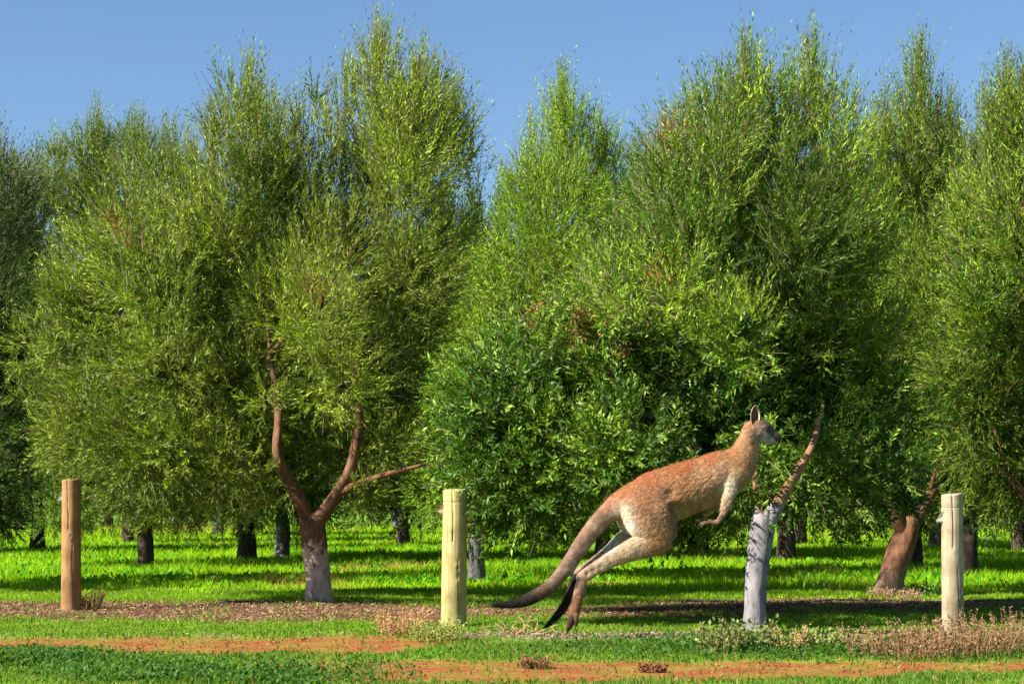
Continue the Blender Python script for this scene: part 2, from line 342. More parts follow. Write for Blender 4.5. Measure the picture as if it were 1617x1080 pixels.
def foliage(cent, rad, ccol, rg, zlo, zhi, centre, twigs_m2=130, leaf=(0.078, 0.2), n_leaf=22, tl=0.34, broad=None, spires=(), inner=0.15, extra=None):
    """twigs with paired leaves over the surface of many clumps -> verts, colours (4 per leaf)"""
    nt_ = np.maximum((twigs_m2 * 4 * rad ** 2).astype(int), 8); ci = np.repeat(np.arange(len(cent)), nt_); n = len(ci)
    nrm = norm(rg.normal(0, 1, (n, 3))); rr = np.where(rg.random(n) < inner, rg.random(n) ** 0.5, rg.uniform(0.82, 1.08, n))
    sc = np.array([1.0, 1.0, 1.15])
    o = cent[ci] + nrm * (rad[ci] * rr)[:, None] * sc
    hfrac = np.clip((o[:, 2] - zlo) / (zhi - zlo), 0, 1)[:, None]
    out = norm((o - centre) * np.array([1, 1, 0.6]))
    d = norm(0.75 * nrm + 0.35 * out + np.array([0, 0, 1.0]) * (0.05 + 1.0 * hfrac) + rg.normal(0, 0.22, (n, 3)))
    L = tl * rg.uniform(0.6, 1.35, n) * (0.8 + 0.5 * hfrac[:, 0])
    col = ccol[ci] * rg.uniform(0.75, 1.3, (n, 1)); nl = np.full(n, n_leaf)
    o = o - d * (L * 0.5)[:, None]
    spc, spd, spl, spk = [], [], [], []
    for (sx, sy, szb, szt, spread, cnt, c) in spires:      # upright leading shoots above the crown
        for _ in range(cnt):
            g = abs(rg.normal(0, 0.55)); a = rg.uniform(0, 6.28); r_ = g * spread
            top = szt - (szt - szb) * min(1, 0.8 * g) * rg.uniform(0.6, 1.2) - rg.uniform(0, 0.2)
            ln = rg.uniform(0.35, 0.75); k = 1
            while True:
                z = top - ln * k * 0.8
                spc.append((sx + math.cos(a) * r_ * (1 - 0.04 * k), sy + math.sin(a) * r_, z)); spd.append(norm(np.array([math.cos(a) * 0.2 * g, math.sin(a) * 0.2 * g, 1.0]) + rg.normal(0, 0.08, 3)))
                spl.append(ln); spk.append(np.array(c) * rg.uniform(0.8, 1.25)); k += 1
                if z < szb or k > 6: break
    if spc:
        o = np.vstack([o, np.array(spc)]); d = np.vstack([d, np.array(spd)]); L = np.concatenate([L, spl]); col = np.vstack([col, np.array(spk)])
    n = len(o)
    # leaves
    m = n_leaf; ti = np.repeat(np.arange(n), m); u = (np.tile(np.arange(m), n) + rg.random(n * m)) / m
    D = d[ti]; a1 = norm(np.cross(D, np.array([0.31, 0.77, 0.55]))); a2 = np.cross(D, a1)
    ph = rg.uniform(0, 6.28, n)[ti] + np.tile(np.arange(m) * 2.4, n) + rg.normal(0, 0.4, n * m)
    rad_ = a1 * np.cos(ph)[:, None] + a2 * np.sin(ph)[:, None]
    bend = (rg.normal(0, 0.18, (n, 3)))[ti] * (u ** 2)[:, None] * L[ti][:, None]
    b = o[ti] + D * (L[ti] * u)[:, None] + bend
    isb = np.zeros(n * m) if broad is None else broad(b)
    ld = norm(D * (0.85 - 0.35 * isb)[:, None] + rad_ * rg.uniform(0.3, 0.8, n * m)[:, None] + rg.normal(0, 0.12, (n * m, 3)))
    side = norm(np.cross(ld, rad_) + rg.normal(0, 0.35, (n * m, 3)))
    ll = leaf[0] * rg.uniform(0.6, 1.25, n * m) * (1.08 - 0.45 * u) * (1 + 0.15 * isb); lw = ll * leaf[1] * (1 + 0.6 * isb)
    s2 = side * (lw / 2)[:, None]; nn = np.cross(ld, side) * (ll * 0.06)[:, None]
    V = np.stack([b, b + ld * (ll * 0.45)[:, None] + s2 + nn, b + ld * ll[:, None], b + ld * (ll * 0.45)[:, None] - s2 + nn], 1).reshape(-1, 3)
    c = col[ti] * rg.uniform(0.7, 1.35, (n * m, 1))
    silver = (rg.random(n * m) < 0.08)[:, None]; c = np.where(silver, c * 0.6 + np.array([0.11, 0.13, 0.08]), c)
    if broad is not None:
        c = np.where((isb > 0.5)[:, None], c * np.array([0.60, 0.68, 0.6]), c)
        young = ((isb > 0.5) & (rg.random(n)[ti] < 0.11))[:, None]; c = np.where(young, np.array([0.26, 0.40, 0.06]) * rg.uniform(0.7, 1.2, (n * m, 1)), c)
    if extra is not None: c = extra(b, c, rg)
    c = np.repeat(c, 4, 0)
    # twig stems: one slim quad each
    s = norm(np.cross(d, np.array([0.2, 1.0, 0.1]))) * 0.0036; tipp = o + d * L[:, None]
    Vt = np.stack([o - s, o + s, tipp + s * 0.3, tipp - s * 0.3], 1).reshape(-1, 3)
    return np.vstack([V, Vt]), np.vstack([c, np.repeat(np.tile(np.array([[0.16, 0.12, 0.06]]), (n, 1)), 4, 0)])

def clump_fill(poly, d, depth, n, rg, rpx, hole=(), poly_scale=1.0):
    """clump centres inside a crown outline seen at distance d, filling a rounded depth"""
    poly = np.array(poly, float); pc = poly.mean(0); poly = pc + (poly - pc) * np.array([1.05, 1.02]); lo, hi = poly.min(0), poly.max(0); cs, rs = [], []
    while len(cs) < n:
        p = lo + rg.random(2) * (hi - lo); ins, dm = in_poly(p[:1], p[1:], poly)
        if not ins[0]: continue
        e = dm[0]; r = rpx * rg.choice([0.5, 0.75, 1.0, 1.35]) * rg.uniform(0.85, 1.15)
        if e < r * 0.42: continue
        T = depth * min(1, (e / (rpx * 3.2))) ** 0.5
        u = rg.choice([-1, 1]) * rg.uniform(0.55, 1) if rg.random() < 0.75 else rg.uniform(-0.6, 0.6)
        off_ = u * max(T - r * d / F * 0.8, 0)
        cav = hnoise(np.array([p[0] * 0.02]), np.array([p[1] * 0.014]), int(d * 10), 6, 1.1)[0]
        if cav < 0.06 and off_ < 0.0 and e > rpx * 0.8: off_ = rg.uniform(0.25, 0.75) * T
        elif cav > 0.2 and off_ < 0: off_ *= 1.3
        skip = False
        for (hx, hy, hr, hd) in hole:
            if math.hypot(p[0] - hx, p[1] - hy) < hr and off_ < hd: skip = True
        if skip: continue
        q = P(p[0], p[1], d); q[1] += off_; cs.append(q); rs.append(min(r, e * 1.1) * d / F)
    return np.array(cs), np.array(rs)

def limb_mesh(trunk_paths, targets, fork, rg, reach=0.8, nb=13):
    T = Tube()
    for k, (pts, r) in enumerate(trunk_paths): T.add(pts, r, k=14, wob=0.07, seed=k, sub=4, up=(0.05, 1, 0.02))
    targets = targets[targets[:, 2] > max(q[2] for q in fork) + 0.45]
    idx = rg.choice(len(targets), min(nb, len(targets)), replace=False)
    for q in idx:
        f = fork[rg.integers(len(fork))]; t = f + (targets[q] - f) * reach
        m = (f + t) / 2 + rg.normal(0, 0.12, 3) + np.array([0, 0, -0.08]); m2 = (m + t) / 2 + rg.normal(0, 0.07, 3)
        T.add([f, m, m2, t], [0.024, 0.017, 0.011, 0.005], k=6, sub=3, up=(0.1, 1, 0.03))
    return T

GREEN = dict(olive=((0.09, 0.165, 0.012), (0.27, 0.36, 0.022)), vivid=((0.12, 0.28, 0.010), (0.30, 0.44, 0.016)), mid=((0.06, 0.15, 0.011), (0.22, 0.33, 0.020)), dark=((0.035, 0.08, 0.015), (0.07, 0.13, 0.024)), grey=((0.12, 0.17, 0.05), (0.18, 0.22, 0.06)))  # dark: leaf green lowered so that crown shade sits in the colour
def tree(label, base_px, base_d, d, poly, depth, n, rpx, trunk_px, radii, bark, green, seed, hole=(), spires=(), broad=None, nb=13, front=(), group='olive trees in the orchard', extra=None, lean_d=0.0, **kw):
    rg = np.random.default_rng(seed); base = np.array([(base_px - CX) * base_d / F, base_d, 0.0])
    root = empty('olive_tree', base); tag(root, label, 'tree', group)
    cent, rad = clump_fill(poly, d, depth, n, rg, rpx, hole)
    if front:
        fc_ = []
        for a_, b_, r_, o_ in front: q_ = P(a_, b_, d); q_[1] += o_; fc_.append(q_)
        cent = np.vstack([cent, fc_]); rad = np.concatenate([rad, [f_[2] * d / F for f_ in front]])
    t = rg.random(len(cent))[:, None]; g1, g2 = GREEN[green]; cc = (np.array(g1) * (1 - t) + np.array(g2) * t) * rg.uniform(0.6, 1.2, (len(cent), 1))
    zlo, zhi = cent[:, 2].min(), cent[:, 2].max(); ctr = np.array([cent[:, 0].mean(), d, zlo + 0.3 * (zhi - zlo)])
    sp = []
    for (sx, sb, st, spr, cnt) in spires:
        off_ = rg.uniform(-0.3, 0.3); a = P(sx, sb, d); b = P(sx, st, d); sp.append((a[0], d + off_, a[2], b[2], spr, cnt, (np.array(g1) + np.array(g2)) / 2))
    V, c = foliage(cent, rad, cc, rg, zlo, zhi, ctr, spires=sp, broad=broad, extra=extra, **kw)
    crown = raw_mesh('crown', V - base, 4, np.arange(len(V)), M_leaf, root, c)
    paths = []
    for k, (pts, rr) in enumerate(zip(trunk_px, radii)):
        L = [P(p[0], p[1], base_d + (p[2] if len(p) > 2 else 0)) for p in pts]
        if k == 0: L[0][2] = -0.08
        paths.append((np.array(L) - base, rr))
    forks = [q for p in paths[1:3] for q in (p[0][-1], p[0][-2])] or [paths[0][0][-1]]
    T = limb_mesh(paths, cent - base, forks, rg, nb=nb); T.build('trunk', bark, root)
    return root

def patches(pl, d):
    """dead reddish-brown leaf patches at given crown places (px, row, radius px)"""
    C_ = np.array([P(a, b, d) for a, b, r in pl]); Rr = np.array([r * d / F for *_, r in pl])
    def f(b, c, rg):
        for q, r in zip(C_, Rr):
            dd = np.hypot(b[:, 0] - q[0], b[:, 2] - q[2]) / r
            m = ((dd < 1) & (rg.random(len(b)) < 0.6 * (1 - dd)))[:, None]; c = np.where(m, np.array([0.34, 0.13, 0.05]) * rg.uniform(0.5, 1.3, (len(b), 1)), c)
        return c
    return f

# A: left hero tree
polyA = [(45, 650), (30, 520), (55, 400), (105, 310), (190, 265), (290, 235), (335, 170), (395, 135), (450, 165), (530, 125), (595, 90), (665, 120), (705, 160), (742, 230), (745, 330), (720, 430), (690, 520), (660, 600), (690, 690), (655, 790), (560, 805), (450, 790), (350, 835), (260, 810), (165, 770), (80, 725)]
tree('wide olive tree with a reddish trunk forking low, left of the middle post', 505, 21.0, 21.2, polyA, 2.1, 185, 60,
     [[(503, 958), (502, 915), (497, 860), (492, 815)], [(494, 830, 0), (462, 770, -0.1), (438, 720, -0.2), (440, 650, -0.1), (425, 560, 0.1)], [(494, 830, 0), (525, 790, -.1), (555, 735, -0.2), (568, 640, -0.1), (560, 540, 0)], [(540, 775, -.15), (600, 752, -0.4), (675, 732, -0.6)]],
     [[0.17, 0.135, 0.13, 0.145], [0.095, 0.07, 0.055, 0.042, 0.02], [0.095, 0.07, 0.055, 0.042, 0.02], [0.045, 0.03, 0.015]], M_barkA, 'olive', 101, nb=4, front=[(365, 745, 45, -1.0), (625, 700, 40, -0.4), (310, 700, 50, -1.2), (480, 600, 35, 0.3), (540, 650, 35, 0.4), (420, 660, 40, 0.3), (500, 700, 40, 0.8), (415, 790, 32, -0.7), (590, 790, 34, -0.6)],
     hole=[(492, 790, 28, 0.2), (400, 330, 50, 0.6), (330, 430, 62, 0.5), (620, 500, 50, 0.3), (640, 640, 60, 0.3), (430, 560, 75, 0.2), (510, 690, 60, 0.2)],
     spires=[(400, 190, 68, 0.28, 42), (340, 230, 150, 0.25, 18), (470, 190, 120, 0.22, 18), (550, 160, 70, 0.22, 26), (597, 130, 18, 0.3, 50), (662, 150, 62, 0.22, 26), (715, 200, 120, 0.2, 20), (520, 190, 110, 0.2, 14), (300, 260, 190, 0.2, 14), (740, 260, 150, 0.15, 10)], extra=patches([(215, 380, 26), (520, 480, 26)], 21.2))
# B: right hero tree with the whitewashed trunk
polyB = [(700, 700), (715, 620), (750, 560), (815, 500), (900, 450), (965, 360), (1010, 240), (1060, 190), (1110, 140), (1175, 105), (1230, 140), (1290, 110), (1345, 190), (1375, 300), (1420, 420), (1470, 560), (1490, 680), (1450, 800), (1370, 830), (1290, 830), (1215, 790), (1150, 830), (1080, 850), (980, 852), (850, 845), (760, 835), (700, 780)]
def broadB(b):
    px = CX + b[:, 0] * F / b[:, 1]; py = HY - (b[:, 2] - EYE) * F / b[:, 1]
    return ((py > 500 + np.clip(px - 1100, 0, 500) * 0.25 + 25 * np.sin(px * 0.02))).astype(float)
tree('large olive tree with a whitewashed trunk, directly behind the leaping kangaroo', 1192, 16.9, 18.3, polyB, 1.8, 215, 60,
     [[(1191, 1000), (1192, 960), (1196, 900), (1202, 845), (1207, 815)], [(1202, 845, 0), (1197, 802, 0.1), (1196, 775, 0.35), (1185, 700, 1.2)], [(1207, 830, 0), (1232, 790, 0.0), (1262, 740, 0.1), (1284, 700, 0.2), (1300, 640, 1.2)]],
     [[0.115, 0.095, 0.090, 0.108, 0.09], [0.075, 0.05, 0.035, 0.02], [0.085, 0.056, 0.038, 0.028, 0.013]], M_barkB, 'mid', 102,
     hole=[(1235, 800, 22, 0.6), (1320, 640, 105, 0.35), (1240, 670, 60, 0.5), (1060, 700, 60, 0.1), (960, 650, 40, 0.2), (1240, 440, 50, 0.3), (1350, 520, 60, 0.3), (1000, 640, 40, 0.3)],
     spires=[(1175, 160, 38, 0.26, 46), (1120, 200, 110, 0.22, 20), (1060, 260, 160, 0.22, 20), (1290, 160, 24, 0.28, 48), (1240, 190, 110, 0.2, 16), (1335, 240, 110, 0.2, 20), (1030, 300, 190, 0.18, 10)],
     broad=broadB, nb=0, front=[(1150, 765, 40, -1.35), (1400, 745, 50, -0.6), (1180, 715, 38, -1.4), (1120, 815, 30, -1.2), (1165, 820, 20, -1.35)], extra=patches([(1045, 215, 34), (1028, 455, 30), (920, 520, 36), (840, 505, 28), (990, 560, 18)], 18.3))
# C: leaning tree right
polyC = [(1280, 330), (1350, 215), (1440, 130), (1505, 175), (1535, 260), (1560, 330), (1590, 450), (1610, 600), (1610, 740), (1560, 850), (1430, 825), (1340, 830), (1290, 650)]
tree('leaning olive tree with a rough brown trunk, left of the right post', 1398, 22.4, 22.8, polyC, 1.7, 120, 55,
     [[(1400, 950), (1408, 910), (1425, 860), (1437, 815)], [(1430, 845, 0), (1410, 800, -0.1), (1405, 740, 0)], [(1434, 830, 0), (1465, 790, 0.1), (1490, 730, 0.3)]],
     [[0.20, 0.15, 0.14, 0.125], [0.10, 0.07, 0.045], [0.10, 0.06, 0.04]], M_barkC, 'mid', 103, nb=4,
     spires=[(1450, 190, 38, 0.34, 60), (1400, 230, 120, 0.25, 26), (1500, 220, 110, 0.25, 26)])
# G: right edge
polyG = [(1470, 620), (1495, 450), (1520, 300), (1535, 200), (1610, 130), (1680, 140), (1760, 260), (1790, 500), (1750, 760), (1640, 830), (1560, 770), (1470, 700)]
tree('olive tree cut off by the right edge of the photo, bright side branches', 1680, 21.0, 21.0, polyG, 1.7, 110, 58,
     [[(1680, 956), (1678, 900), (1672, 830)]], [[0.18, 0.15, 0.14]], M_barkC, 'mid', 104,
     spires=[(1600, 200, 60, 0.34, 60), (1550, 260, 130, 0.22, 24), (1655, 220, 80, 0.3, 30)], extra=patches([(1612, 330, 30), (1610, 480, 40), (1600, 620, 24)], 21))
# D: centre behind
polyD = [(650, 740), (660, 640), (690, 520), (735, 430), (780, 330), (825, 230), (885, 150), (930, 190), (985, 250), (1030, 350), (1040, 600), (1000, 830), (880, 835), (690, 825), (630, 800)]
tree('bright green olive tree with a pointed top, behind the middle post', 752, 25.6, 26.2, polyD, 1.9, 150, 56,
     [[(753, 928), (752, 880), (755, 810)]], [[0.125, 0.105, 0.10]], M_barkD, 'vivid', 105,
     spires=[(887, 200, 90, 0.4, 60), (840, 250, 170, 0.3, 30), (950, 240, 160, 0.3, 26), (800, 320, 260, 0.25, 16), (1000, 300, 220, 0.25, 16)])
# E: left behind
polyE = [(-80, 330), (10, 270), (90, 235), (150, 195), (210, 210), (280, 235), (330, 260), (350, 500), (350, 815), (200, 835), (60, 830), (-80, 760)]
tree('olive tree with a slim dark trunk, right of the left post', 228, 30.0, 30.2, polyE, 2.0, 150, 46,
     [[(228, 908), (230, 860), (222, 800)]], [[0.14, 0.12, 0.12]], M_barkE, 'mid', 106,
     spires=[(150, 240, 150, 0.35, 50), (212, 240, 150, 0.3, 36), (265, 250, 155, 0.3, 26), (95, 260, 210, 0.3, 16), (305, 280, 200, 0.3, 12)])
# F: left edge, shade put into its dark leaf colour
polyF = [(-260, 560), (-180, 330), (-60, 240), (10, 230), (60, 290), (50, 460), (35, 640), (70, 770), (30, 840), (-120, 850), (-250, 780)]
tree('shade-darkened olive tree cut off by the left edge of the photo', -95, 24.0, 24.4, polyF, 1.8, 110, 52,
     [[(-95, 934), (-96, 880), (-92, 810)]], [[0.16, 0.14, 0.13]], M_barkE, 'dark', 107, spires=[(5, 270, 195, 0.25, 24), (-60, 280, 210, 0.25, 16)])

# back rows: two coarser trees built once, then copied
def back_proto(seed, H, W, green, bark, lowz=0.35):
    rg = np.random.default_rng(seed); root = empty('olive_tree', (0, 0, 0)); cs, rs = [], []
    while len(cs) < 125:
        v = rg.uniform(-1, 1, 3); q = np.linalg.norm(v)
        if q > 1 or q < 0.45: continue
        z = lowz + 0.3 + (v[2] * 0.5 + 0.5) * (H - lowz - 1.0); f = 1.0 - 0.45 * max(0, v[2]) ** 1.5
        cs.append((v[0] * W * f, v[1] * W * f, z)); rs.append(rg.uniform(0.3, 0.55))
    cent, rad = np.array(cs), np.array(rs); t = rg.random(len(cent))[:, None]; g1, g2 = GREEN[green]
    sp = [(rg.normal(0, W * 0.4), rg.normal(0, W * 0.4), H - 0.9, H + rg.uniform(-0.1, 0.4), 0.3, 22, (np.array(g1) + np.array(g2)) / 2) for _ in range(6)]
    V, c = foliage(cent, rad, np.array(g1) * (1 - t) + np.array(g2) * t, rg, lowz, H, np.array([0, 0, H * 0.45]), twigs_m2=60, leaf=(0.11, 0.24), n_leaf=14, tl=0.4, spires=sp)
    raw_mesh('crown', V, 4, np.arange(len(V)), M_leaf, root, c)
    T = limb_mesh([([(0, 0, -0.08), (0.02, 0, 0.35), (0.0, 0.02, 0.8), (-0.03, 0, 1.2)], [0.18, 0.14, 0.13, 0.12]), ([(0, 0, 0.9), (0.25, 0, 1.5), (0.5, 0.1, 2.2)], [0.1, 0.07, 0.04]), ([(0, 0, 0.9), (-0.22, 0, 1.4), (-0.5, 0.1, 2.1)], [0.1, 0.07, 0.04])], cent, [np.array([0.3, 0, 1.7]), np.array([-0.3, 0, 1.7])], rg, nb=14)
    T.build('trunk', bark, root); return root
protos = [back_proto(201, 5.8, 2.3, 'mid', M_barkD), back_proto(202, 6.2, 2.1, 'dark', M_barkE, 0.45)]  # second tree's dark leaf green has shade painted in
used = [False, False]
def place_back(px, row, which, label, rot=0, s=1.0):
    d = dist_of(row); src = protos[which]
    if not used[which]: r = src; used[which] = True
    else:
        r = src.copy(); C.objects.link(r)
        for ch in list(src.children):
            c = ch.copy(); C.objects.link(c); c.parent = r
    r.location = ((px - CX) * d / F, d, 0); r.rotation_euler = (0, 0, R(rot)); r.scale = (s, s, s)
    tag(r, label, 'tree', 'olive trees in the orchard')
BACK = [(1440, 905, 1, 'olive tree directly behind the leaning trunk, its crown closing the gap beside it', 75, 1.05),
        (1240, 893, 1, 'shaded olive tree hidden behind the crown of the whitewashed tree', 15, 1.08),
        (390, 893, 1, 'olive tree mostly hidden behind the wide crown of the forked tree', 95, 1.05),
        (635, 868, 1, 'slim dark olive trunk in the second row, just left of the middle post', 20, 1.0),
        (952, 886, 0, 'olive tree with a bluish-white trunk, glimpsed between the kangaroo\'s tail and hind legs', 70, 0.95),
        (1108, 880, 1, 'olive tree with a broad dark trunk, seen below the kangaroo\'s forepaws', 140, 1.05),
        (1265, 866, 1, 'shaded olive tree whose trunk stands just right of the whitewashed trunk', 200, 1.0),
        (1528, 912, 1, 'olive tree with a dark trunk close to the right side of the right post', 260, 0.95),
        (445, 888, 0, 'olive tree with a short bluish trunk, left of the reddish forked trunk', 310, 0.9),
        (722, 893, 1, 'olive tree whose rounded top fills the sky gap between left and centre crowns', 33, 1.03),
        (832, 848, 0, 'distant small olive tree seen right of the middle post under the bright crown', 100, 1.0),
        (203, 862, 1, 'distant olive tree whose trunk shows behind the slim dark trunk right of the left post', 160, 1.0),
        (60, 875, 1, 'shaded olive tree behind and left of the left post', 230, 1.0),
        (345, 850, 0, 'distant olive tree between the left post and the reddish forked trunk', 280, 1.0),
        (1478, 872, 0, 'distant olive tree between the leaning trunk and the right post', 50, 1.0),
        (1610, 880, 1, 'shade-darkened olive tree of the second row at the right edge', 110, 1.0),
        (-120, 880, 0, 'second row olive tree hidden behind the dark crown at the left edge', 10, 1.0),
        (1760, 870, 0, 'second row olive tree beyond the right edge crown', 190, 1.0)]
for a in BACK: place_back(a[0], a[1], a[2], a[3], a[4], a[5])
rg = np.random.default_rng(77)
names = ['far left corner', 'left of the left post', 'right of the left post', 'left of the forked trunk', 'behind the forked trunk', 'left of the middle post', 'right of the middle post', 'above the kangaroo\'s tail', 'above the kangaroo\'s back', 'behind the whitewashed trunk', 'right of the whitewashed trunk', 'behind the leaning trunk', 'left of the right post', 'right of the right post', 'far right corner']
for k, nm in enumerate(names):
    place_back(-260 + k * 150 + rg.uniform(-25, 25), 834 + rg.uniform(-3, 4), k % 2, 'far olive tree in the last row of the orchard, ' + nm, rg.uniform(0, 360), rg.uniform(0.95, 1.15))

# ---------------------------------------------------------------- fence posts
def timber_mat(name, base, dark, seed):
    m, t, b = mat(name, 0.85, 0.15)
    tc = node(t, 'ShaderNodeTexCoord'); mp = node(t, 'ShaderNodeMapping'); mp.inputs['Scale'].default_value = (1, 1, 0.06); mp.inputs['Location'].default_value = (seed, 0, 0)
    t.links.new(tc.outputs['Object'], mp.inputs[0])
    n = node(t, 'ShaderNodeTexNoise'); n.inputs['Scale'].default_value = 45; n.inputs['Detail'].default_value = 6; t.links.new(mp.outputs[0], n.inputs['Vector'])
    r = ramp(t, [(0.22, dark), (0.42, base), (0.7, tuple(min(1, c * 1.15) for c in base))]); t.links.new(n.outputs['Fac'], r.inputs[0])
    n2 = node(t, 'ShaderNodeTexNoise'); n2.inputs['Scale'].default_value = 5; n2.inputs['Detail'].default_value = 5; t.links.new(tc.outputs['Object'], n2.inputs['Vector'])
    r2 = ramp(t, [(0.35, (0.62, 0.58, 0.52)), (0.6, (1, 1, 1))]); t.links.new(n2.outputs['Fac'], r2.inputs[0])
    mx = node(t, 'ShaderNodeMix'); mx.data_type = 'RGBA'; mx.blend_type = 'MULTIPLY'; mx.inputs[0].default_value = 1
    t.links.new(r.outputs[0], mx.inputs[6]); t.links.new(r2.outputs[0], mx.inputs[7]); t.links.new(mx.outputs[2], b.inputs['Base Color'])
    bp = node(t, 'ShaderNodeBump'); bp.inputs['Strength'].default_value = 0.5; bp.inputs['Distance'].default_value = 0.006
    t.links.new(n.outputs['Fac'], bp.inputs['Height']); t.links.new(bp.outputs[0], b.inputs['Normal'])
    return m
M_wire, _t, _b = mat('galvanised_wire', 0.5, 0.5); _b.inputs['Base Color'].default_value = (0.25, 0.22, 0.18, 1); _b.inputs['Metallic'].default_value = 0.6
def post(px, row, top_row, wpx, label, material, tabmat, tab, seed, knots):
    d = dist_of(row); base = np.array([(px - CX) * d / F, d, 0]); H_ = (row - top_row) * d / F; r0 = wpx / 2 * d / F
    root = empty('fence_post', base); tag(root, label, 'fence post', 'timber fence posts without wire')
    rg = np.random.default_rng(seed); nz, na = 110, 96
    z = np.concatenate([np.linspace(-0.1, H_ - 0.006, nz - 1), [H_]]); a = np.linspace(0, 2 * np.pi, na, endpoint=False)
    Z_, A_ = np.meshgrid(z, a, indexing='ij')
    r = r0 * (1.05 - 0.05 * Z_ / H_) * (1 + 0.012 * np.sin(2 * A_ + rg.uniform(0, 6) + Z_ * 1.5) + 0.010 * np.sin(3 * A_ - Z_ * 3 + 1) + 0.006 * np.sin(5 * A_ + Z_ * 7))
    for (ka, kz, kr, kh) in knots:                  # knots: shallow swellings with a pit
        da = (A_ - ka + np.pi) % (2 * np.pi) - np.pi; q = np.sqrt((da * r0) ** 2 + ((Z_ - kz) * 0.8) ** 2) / kr
        r += kh * np.exp(-q ** 2) - kh * 1.1 * np.exp(-(q * 2.6) ** 2)
    for ca, z0, z1, dep in ((-1.75, H_ * 0.62, H_ + 1, 0.012), (-1.2, H_ * 0.2, H_ * 0.5, 0.006), (-2.2, H_ * 0.1, H_ * 0.75, 0.004)):   # drying cracks
        da = (A_ - ca - 0.06 * np.sin(Z_ * 9) + np.pi) % (2 * np.pi) - np.pi; r -= dep * np.exp(-(da * r0 / 0.004) ** 2) * ((Z_ > z0) & (Z_ < z1))
    groove = H_ - 0.10; r -= 0.004 * np.exp(-((Z_ - groove) / 0.006) ** 2)
    r[-1] *= 0.965
    V = np.stack([r * np.cos(A_), r * np.sin(A_), Z_ + 0.006 * np.cos(A_) * (Z_ > H_ - 0.02)], -1).reshape(-1, 3)
    V[-na:, 2] += rg.normal(0, 0.0025, na) + 0.004 * np.sin(3 * a + seed); V = np.vstack([V, [[0, 0, H_ + 0.003]]]); root.rotation_euler = (0, R((0.3, 0.8, -0.4)[seed - 1]), 0)
    i, j = np.meshgrid(np.arange(nz - 1), np.arange(na), indexing='ij'); j2 = (j + 1) % na
    Q = np.stack([i * na + j, i * na + j2, (i + 1) * na + j2, (i + 1) * na + j], -1).reshape(-1, 4).tolist()
    Q += [[(nz - 1) * na + k, (nz - 1) * na + (k + 1) % na, len(V) - 1] for k in range(na)]
    me = bpy.data.meshes.new('timber'); me.from_pydata(V.tolist(), [], Q); me.polygons.foreach_set('use_smooth', np.ones(len(Q), bool)); me.materials.append(material)
    o = bpy.data.objects.new('timber', me); C.objects.link(o); o.parent = root
    # thin tie-wire round the groove
    T = Tube(); an = np.linspace(0, 2 * np.pi, 25); T.add([(math.cos(q) * r0 * 1.0, math.sin(q) * r0 * 1.0, groove) for q in an], [0.0016] * 25, k=5, up=(0, 0, 1), sub=1, caps=False); T.build('wire_ring', M_wire, root)
    # sheet-metal tab nailed to the left side, bent outwards
    tz, tw, th, tilt = tab; x0 = -r0 * 0.93
    pts = np.array([[x0 + 0.015, -0.035, tz + th * 0.5], [x0 - tw * 0.3, -0.045, tz + th * 0.42], [x0 - tw, -0.03, tz - th * 0.25 - tilt], [x0 - tw * 0.75, 0.0, tz - th * 0.5 - tilt], [x0 - 0.004, -0.03, tz - th * 0.5], [x0 + 0.012, -0.04, tz]])
    T2 = np.vstack([pts, pts + np.array([0.0, 0.003, 0.0])]); n = len(pts)
    fs = [list(range(n))[::-1], list(range(n, 2 * n))] + [[k, (k + 1) % n, n + (k + 1) % n, n + k] for k in range(n)]
    me = bpy.data.meshes.new('metal_tab'); me.from_pydata(T2.tolist(), [], fs); me.materials.append(tabmat); o = bpy.data.objects.new('metal_tab', me); C.objects.link(o); o.parent = root
    return root
M_p1 = timber_mat('timber_brown', (0.30, 0.17, 0.075), (0.14, 0.08, 0.03), 1); M_p2 = timber_mat('timber_pale', (0.40, 0.345, 0.15), (0.22, 0.17, 0.07), 5); M_p3 = timber_mat('timber_grey', (0.33, 0.275, 0.19), (0.16, 0.15, 0.1), 9)
def tabm(n, c):
    m, t, b = mat(n, 0.45, 0.5); b.inputs['Base Color'].default_value = (*c, 1); b.inputs['Metallic'].default_value = 0.3; add_bump(t, b, 30, 0.3); return m
post(112, 968, 757, 30, 'brown weathered timber fence post with a small grey metal tab, leftmost post', M_p1, tabm('tab_grey', (0.45, 0.48, 0.48)), (1.14, 0.045, 0.09, 0.03), 1, [(-1.4, 0.75, 0.03, 0.010), (-1.0, 0.62, 0.02, 0.006), (-2.0, 0.35, 0.02, 0.006)])
post(716, 992, 773, 38, 'pale yellow-green timber fence post with a knot, between the left and centre trees', M_p2, tabm('tab_rosy', (0.62, 0.38, 0.28)), (1.02, 0.055, 0.09, 0.0), 2, [(-1.25, 0.52, 0.035, 0.014), (-1.9, 0.85, 0.02, 0.007), (-1.15, 0.40, 0.02, 0.012), (-2.1, 0.3, 0.02, 0.006)])
post(1505, 1008, 780, 33, 'smooth grey-beige timber fence post with a white metal tab, rightmost post', M_p3, tabm('tab_white', (0.72, 0.66, 0.58)), (0.97, 0.06, 0.08, 0.015), 3, [(-1.6, 0.7, 0.02, 0.004), (-1.3, 0.3, 0.02, 0.005)])

# ---------------------------------------------------------------- kangaroo
KD = 16.0
def K(cx, cy, y=0.0):
    """point of the animal's side profile: cx, cy on the 2.7x profile drawing"""
    q = P(760 + cx / 2.7, 620 + cy / 2.7, KD); return (q[0], KD + y, q[2])
U_ = 540.0
T = Tube()
def limb(pts, k=20, sub=4):
    T.add([K(a, b, y) for a, b, r, l, y in pts], [r / U_ for a, b, r, l, y in pts], [l for a, b, r, l, y in pts], k=k, sub=sub)
